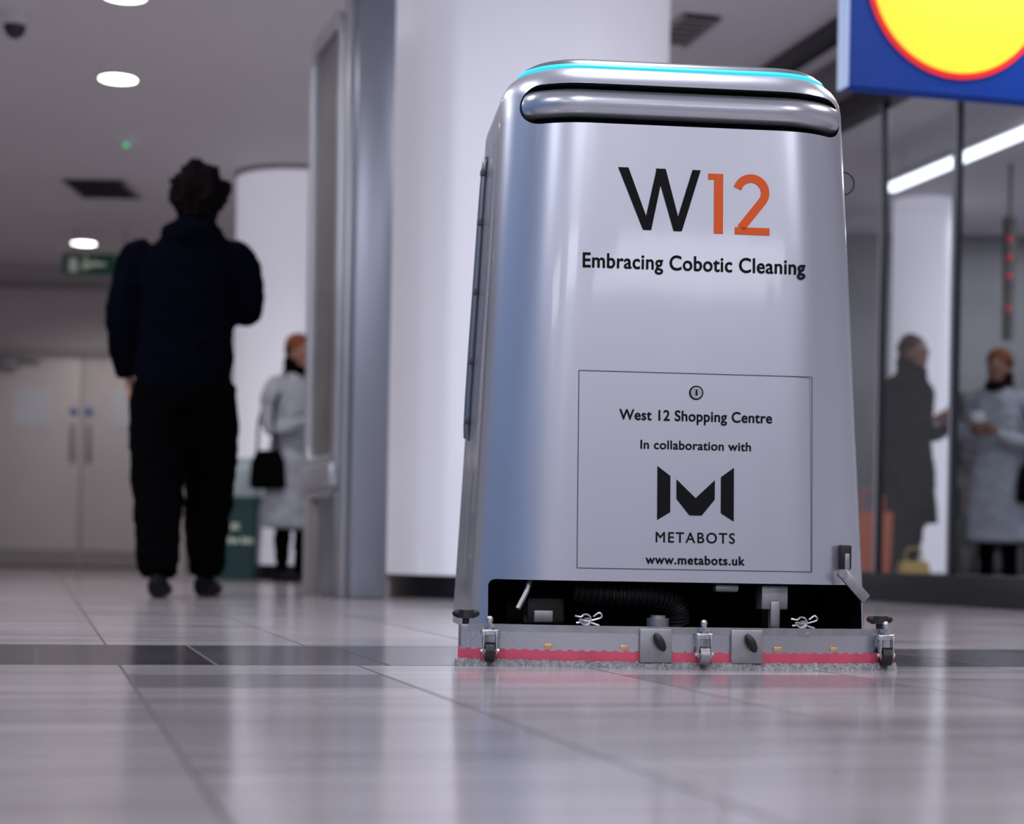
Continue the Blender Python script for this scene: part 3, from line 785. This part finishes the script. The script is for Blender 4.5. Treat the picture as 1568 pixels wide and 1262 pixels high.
for x in (-.372,.368):
    bm=bmesh.new(); y=arc_y(x)+.03
    cyl_bm(bm,(x,y,.066),(x,y,.082),.006,n=10); cyl_bm(bm,(x,y,.080),(x,y,.094),.016,.014,n=9); sph_bm(bm,(x-.014,y,.088),(.010,.007,.007)); sph_bm(bm,(x+.014,y,.088),(.010,.007,.007))
    obj('star_knob',bm,M['black'],DK)
for x in (-.372,.374):
    box('end_bracket',(x,arc_y(x)+.03,.045),(.022,.05,.05),M['steel_dull'],DK,bev=.003)
P=cr([(-.19,-.30,.128),(-.12,-.30,.123),(-.04,-.30,.120),(.0,-.29,.105),(.01,-.28,.07)],24); bm=bmesh.new()
rings=[]
for i,p in enumerate(P):
    tt=(P[min(i+1,len(P)-1)]-P[max(i-1,0)]).normalized(); a=tt.cross(Vector((0,1,0))).normalized(); b2=tt.cross(a); rr=.019+.0025*math.sin(i*1.6)
    rings.append([p+a*rr*math.cos(2*math.pi*k/16)+b2*rr*math.sin(2*math.pi*k/16) for k in range(16)])
loft_bm(bm,rings); obj('suction_hose',bm,M['black'],RB)
box('deck_lift_block',(.175,-.315,.122),(.050,.05,.045),M['steel_dull'],RB,bev=.004)
box('deck_lift_arm',(.175,-.335,.090),(.018,.02,.05),M['steel_dull'],RB,bev=.003)
box('cable_cover',(.085,-.33,.138),(.045,.03,.016),M['steel_dull'],RB,bev=.006)
bm=bmesh.new(); tube_bm(bm,[(-.275,-.33,.146),(-.282,-.34,.125),(-.298,-.35,.095)],.005,0,10,4); obj('drain_hose',bm,M['steel_dull'],RB)
bm=bmesh.new(); cyl_bm(bm,(-.045,-.36,.062),(-.045,-.36,.082),.020,n=24); cyl_bm(bm,(-.045,-.36,.082),(-.045,-.36,.087),.014,n=20); obj('nozzle_canister',bm,M['steel_dull'],RB)
box('lift_motor',(-.24,-.26,.09),(.07,.06,.05),M['black'],RB,bev=.008)
box('motor_plate',(-.245,-.295,.080),(.035,.006,.022),M['steel_dull'],RB,bev=.002)
box('deck_plate',(0,-.40,.056),(.60,.14,.012),M['black'],RB,bev=.003)
for x in (-.2,.18): box('deck_arm',(x,-.43,.062),(.035,.14,.010),M['steel_dull'],RB,bev=.002)
bm=bmesh.new()
for x,y in ((-.26,.10),(.26,.10)): cyl_bm(bm,(x-.02,y,.08),(x+.02,y,.08),.08,n=36)
for x in (-.12,.12): cyl_bm(bm,(x-.012,.27,.035),(x+.012,.27,.035),.035,n=28)
obj('drive_wheels',bm,M['black'],RB)

# ------------------------------------------------------------------ lights
def area(name,loc,rot,sx,sy,e,col=(1,1,1)):
    l=bpy.data.lights.new(name,'AREA'); l.shape='RECTANGLE'; l.size=sx; l.size_y=sy; l.energy=e; l.color=col
    o=bpy.data.objects.new(name,l); o.location=loc; o.rotation_euler=rot; COL.objects.link(o)
cool=(.92,.93,1)
for x in (-2.0,.3,2.6):  # area lamps added out of view as overhead fill
    area('ceiling_fill_light',(x,-3.6,ZC-.02),(0,0,0),1.2,1.2,34,cool)  # added behind the camera to brighten the robot's front
    area('ceiling_fill_light',(x,.3,ZC-.02),(0,0,0),.5,.5,42,cool)
    area('ceiling_fill_light',(x,3.6,ZC-.02),(0,0,0),.5,.5,36,cool)
for x in (-4.2,-2.4,2.0):  # more added fill, kept out of view
    area('ceiling_fill_light',(x,6.2,ZC-.02),(0,0,0),.5,.5,44,cool)
for x,y in ((2.6,9.0),(4.0,11.0),(4.0,13.4)):  # unseen lamps added to lift the dark shop interior
    area('shop_fill_light',(x,y,ZC-.02),(0,0,0),.5,.5,24,(.88,.93,1))
w=bpy.data.worlds.new('world'); w.use_nodes=True; SC.world=w
w.node_tree.nodes['Background'].inputs[0].default_value=(.6,.63,.7,1); w.node_tree.nodes['Background'].inputs[1].default_value=.3

# ------------------------------------------------------------------ camera
cd=bpy.data.cameras.new('camera'); co=bpy.data.objects.new('camera',cd); COL.objects.link(co)
cd.sensor_width=36; cd.lens=36*2800/1568; cd.shift_y=220/1568
co.matrix_world=Matrix.Translation((0,0,.19))@Matrix.Rotation(R(90),4,'X')@Matrix.Rotation(.018,4,'Z')
cd.dof.use_dof=True; cd.dof.focus_distance=3.28; cd.dof.aperture_fstop=3.0
cd.clip_start=.02
SC.camera=co
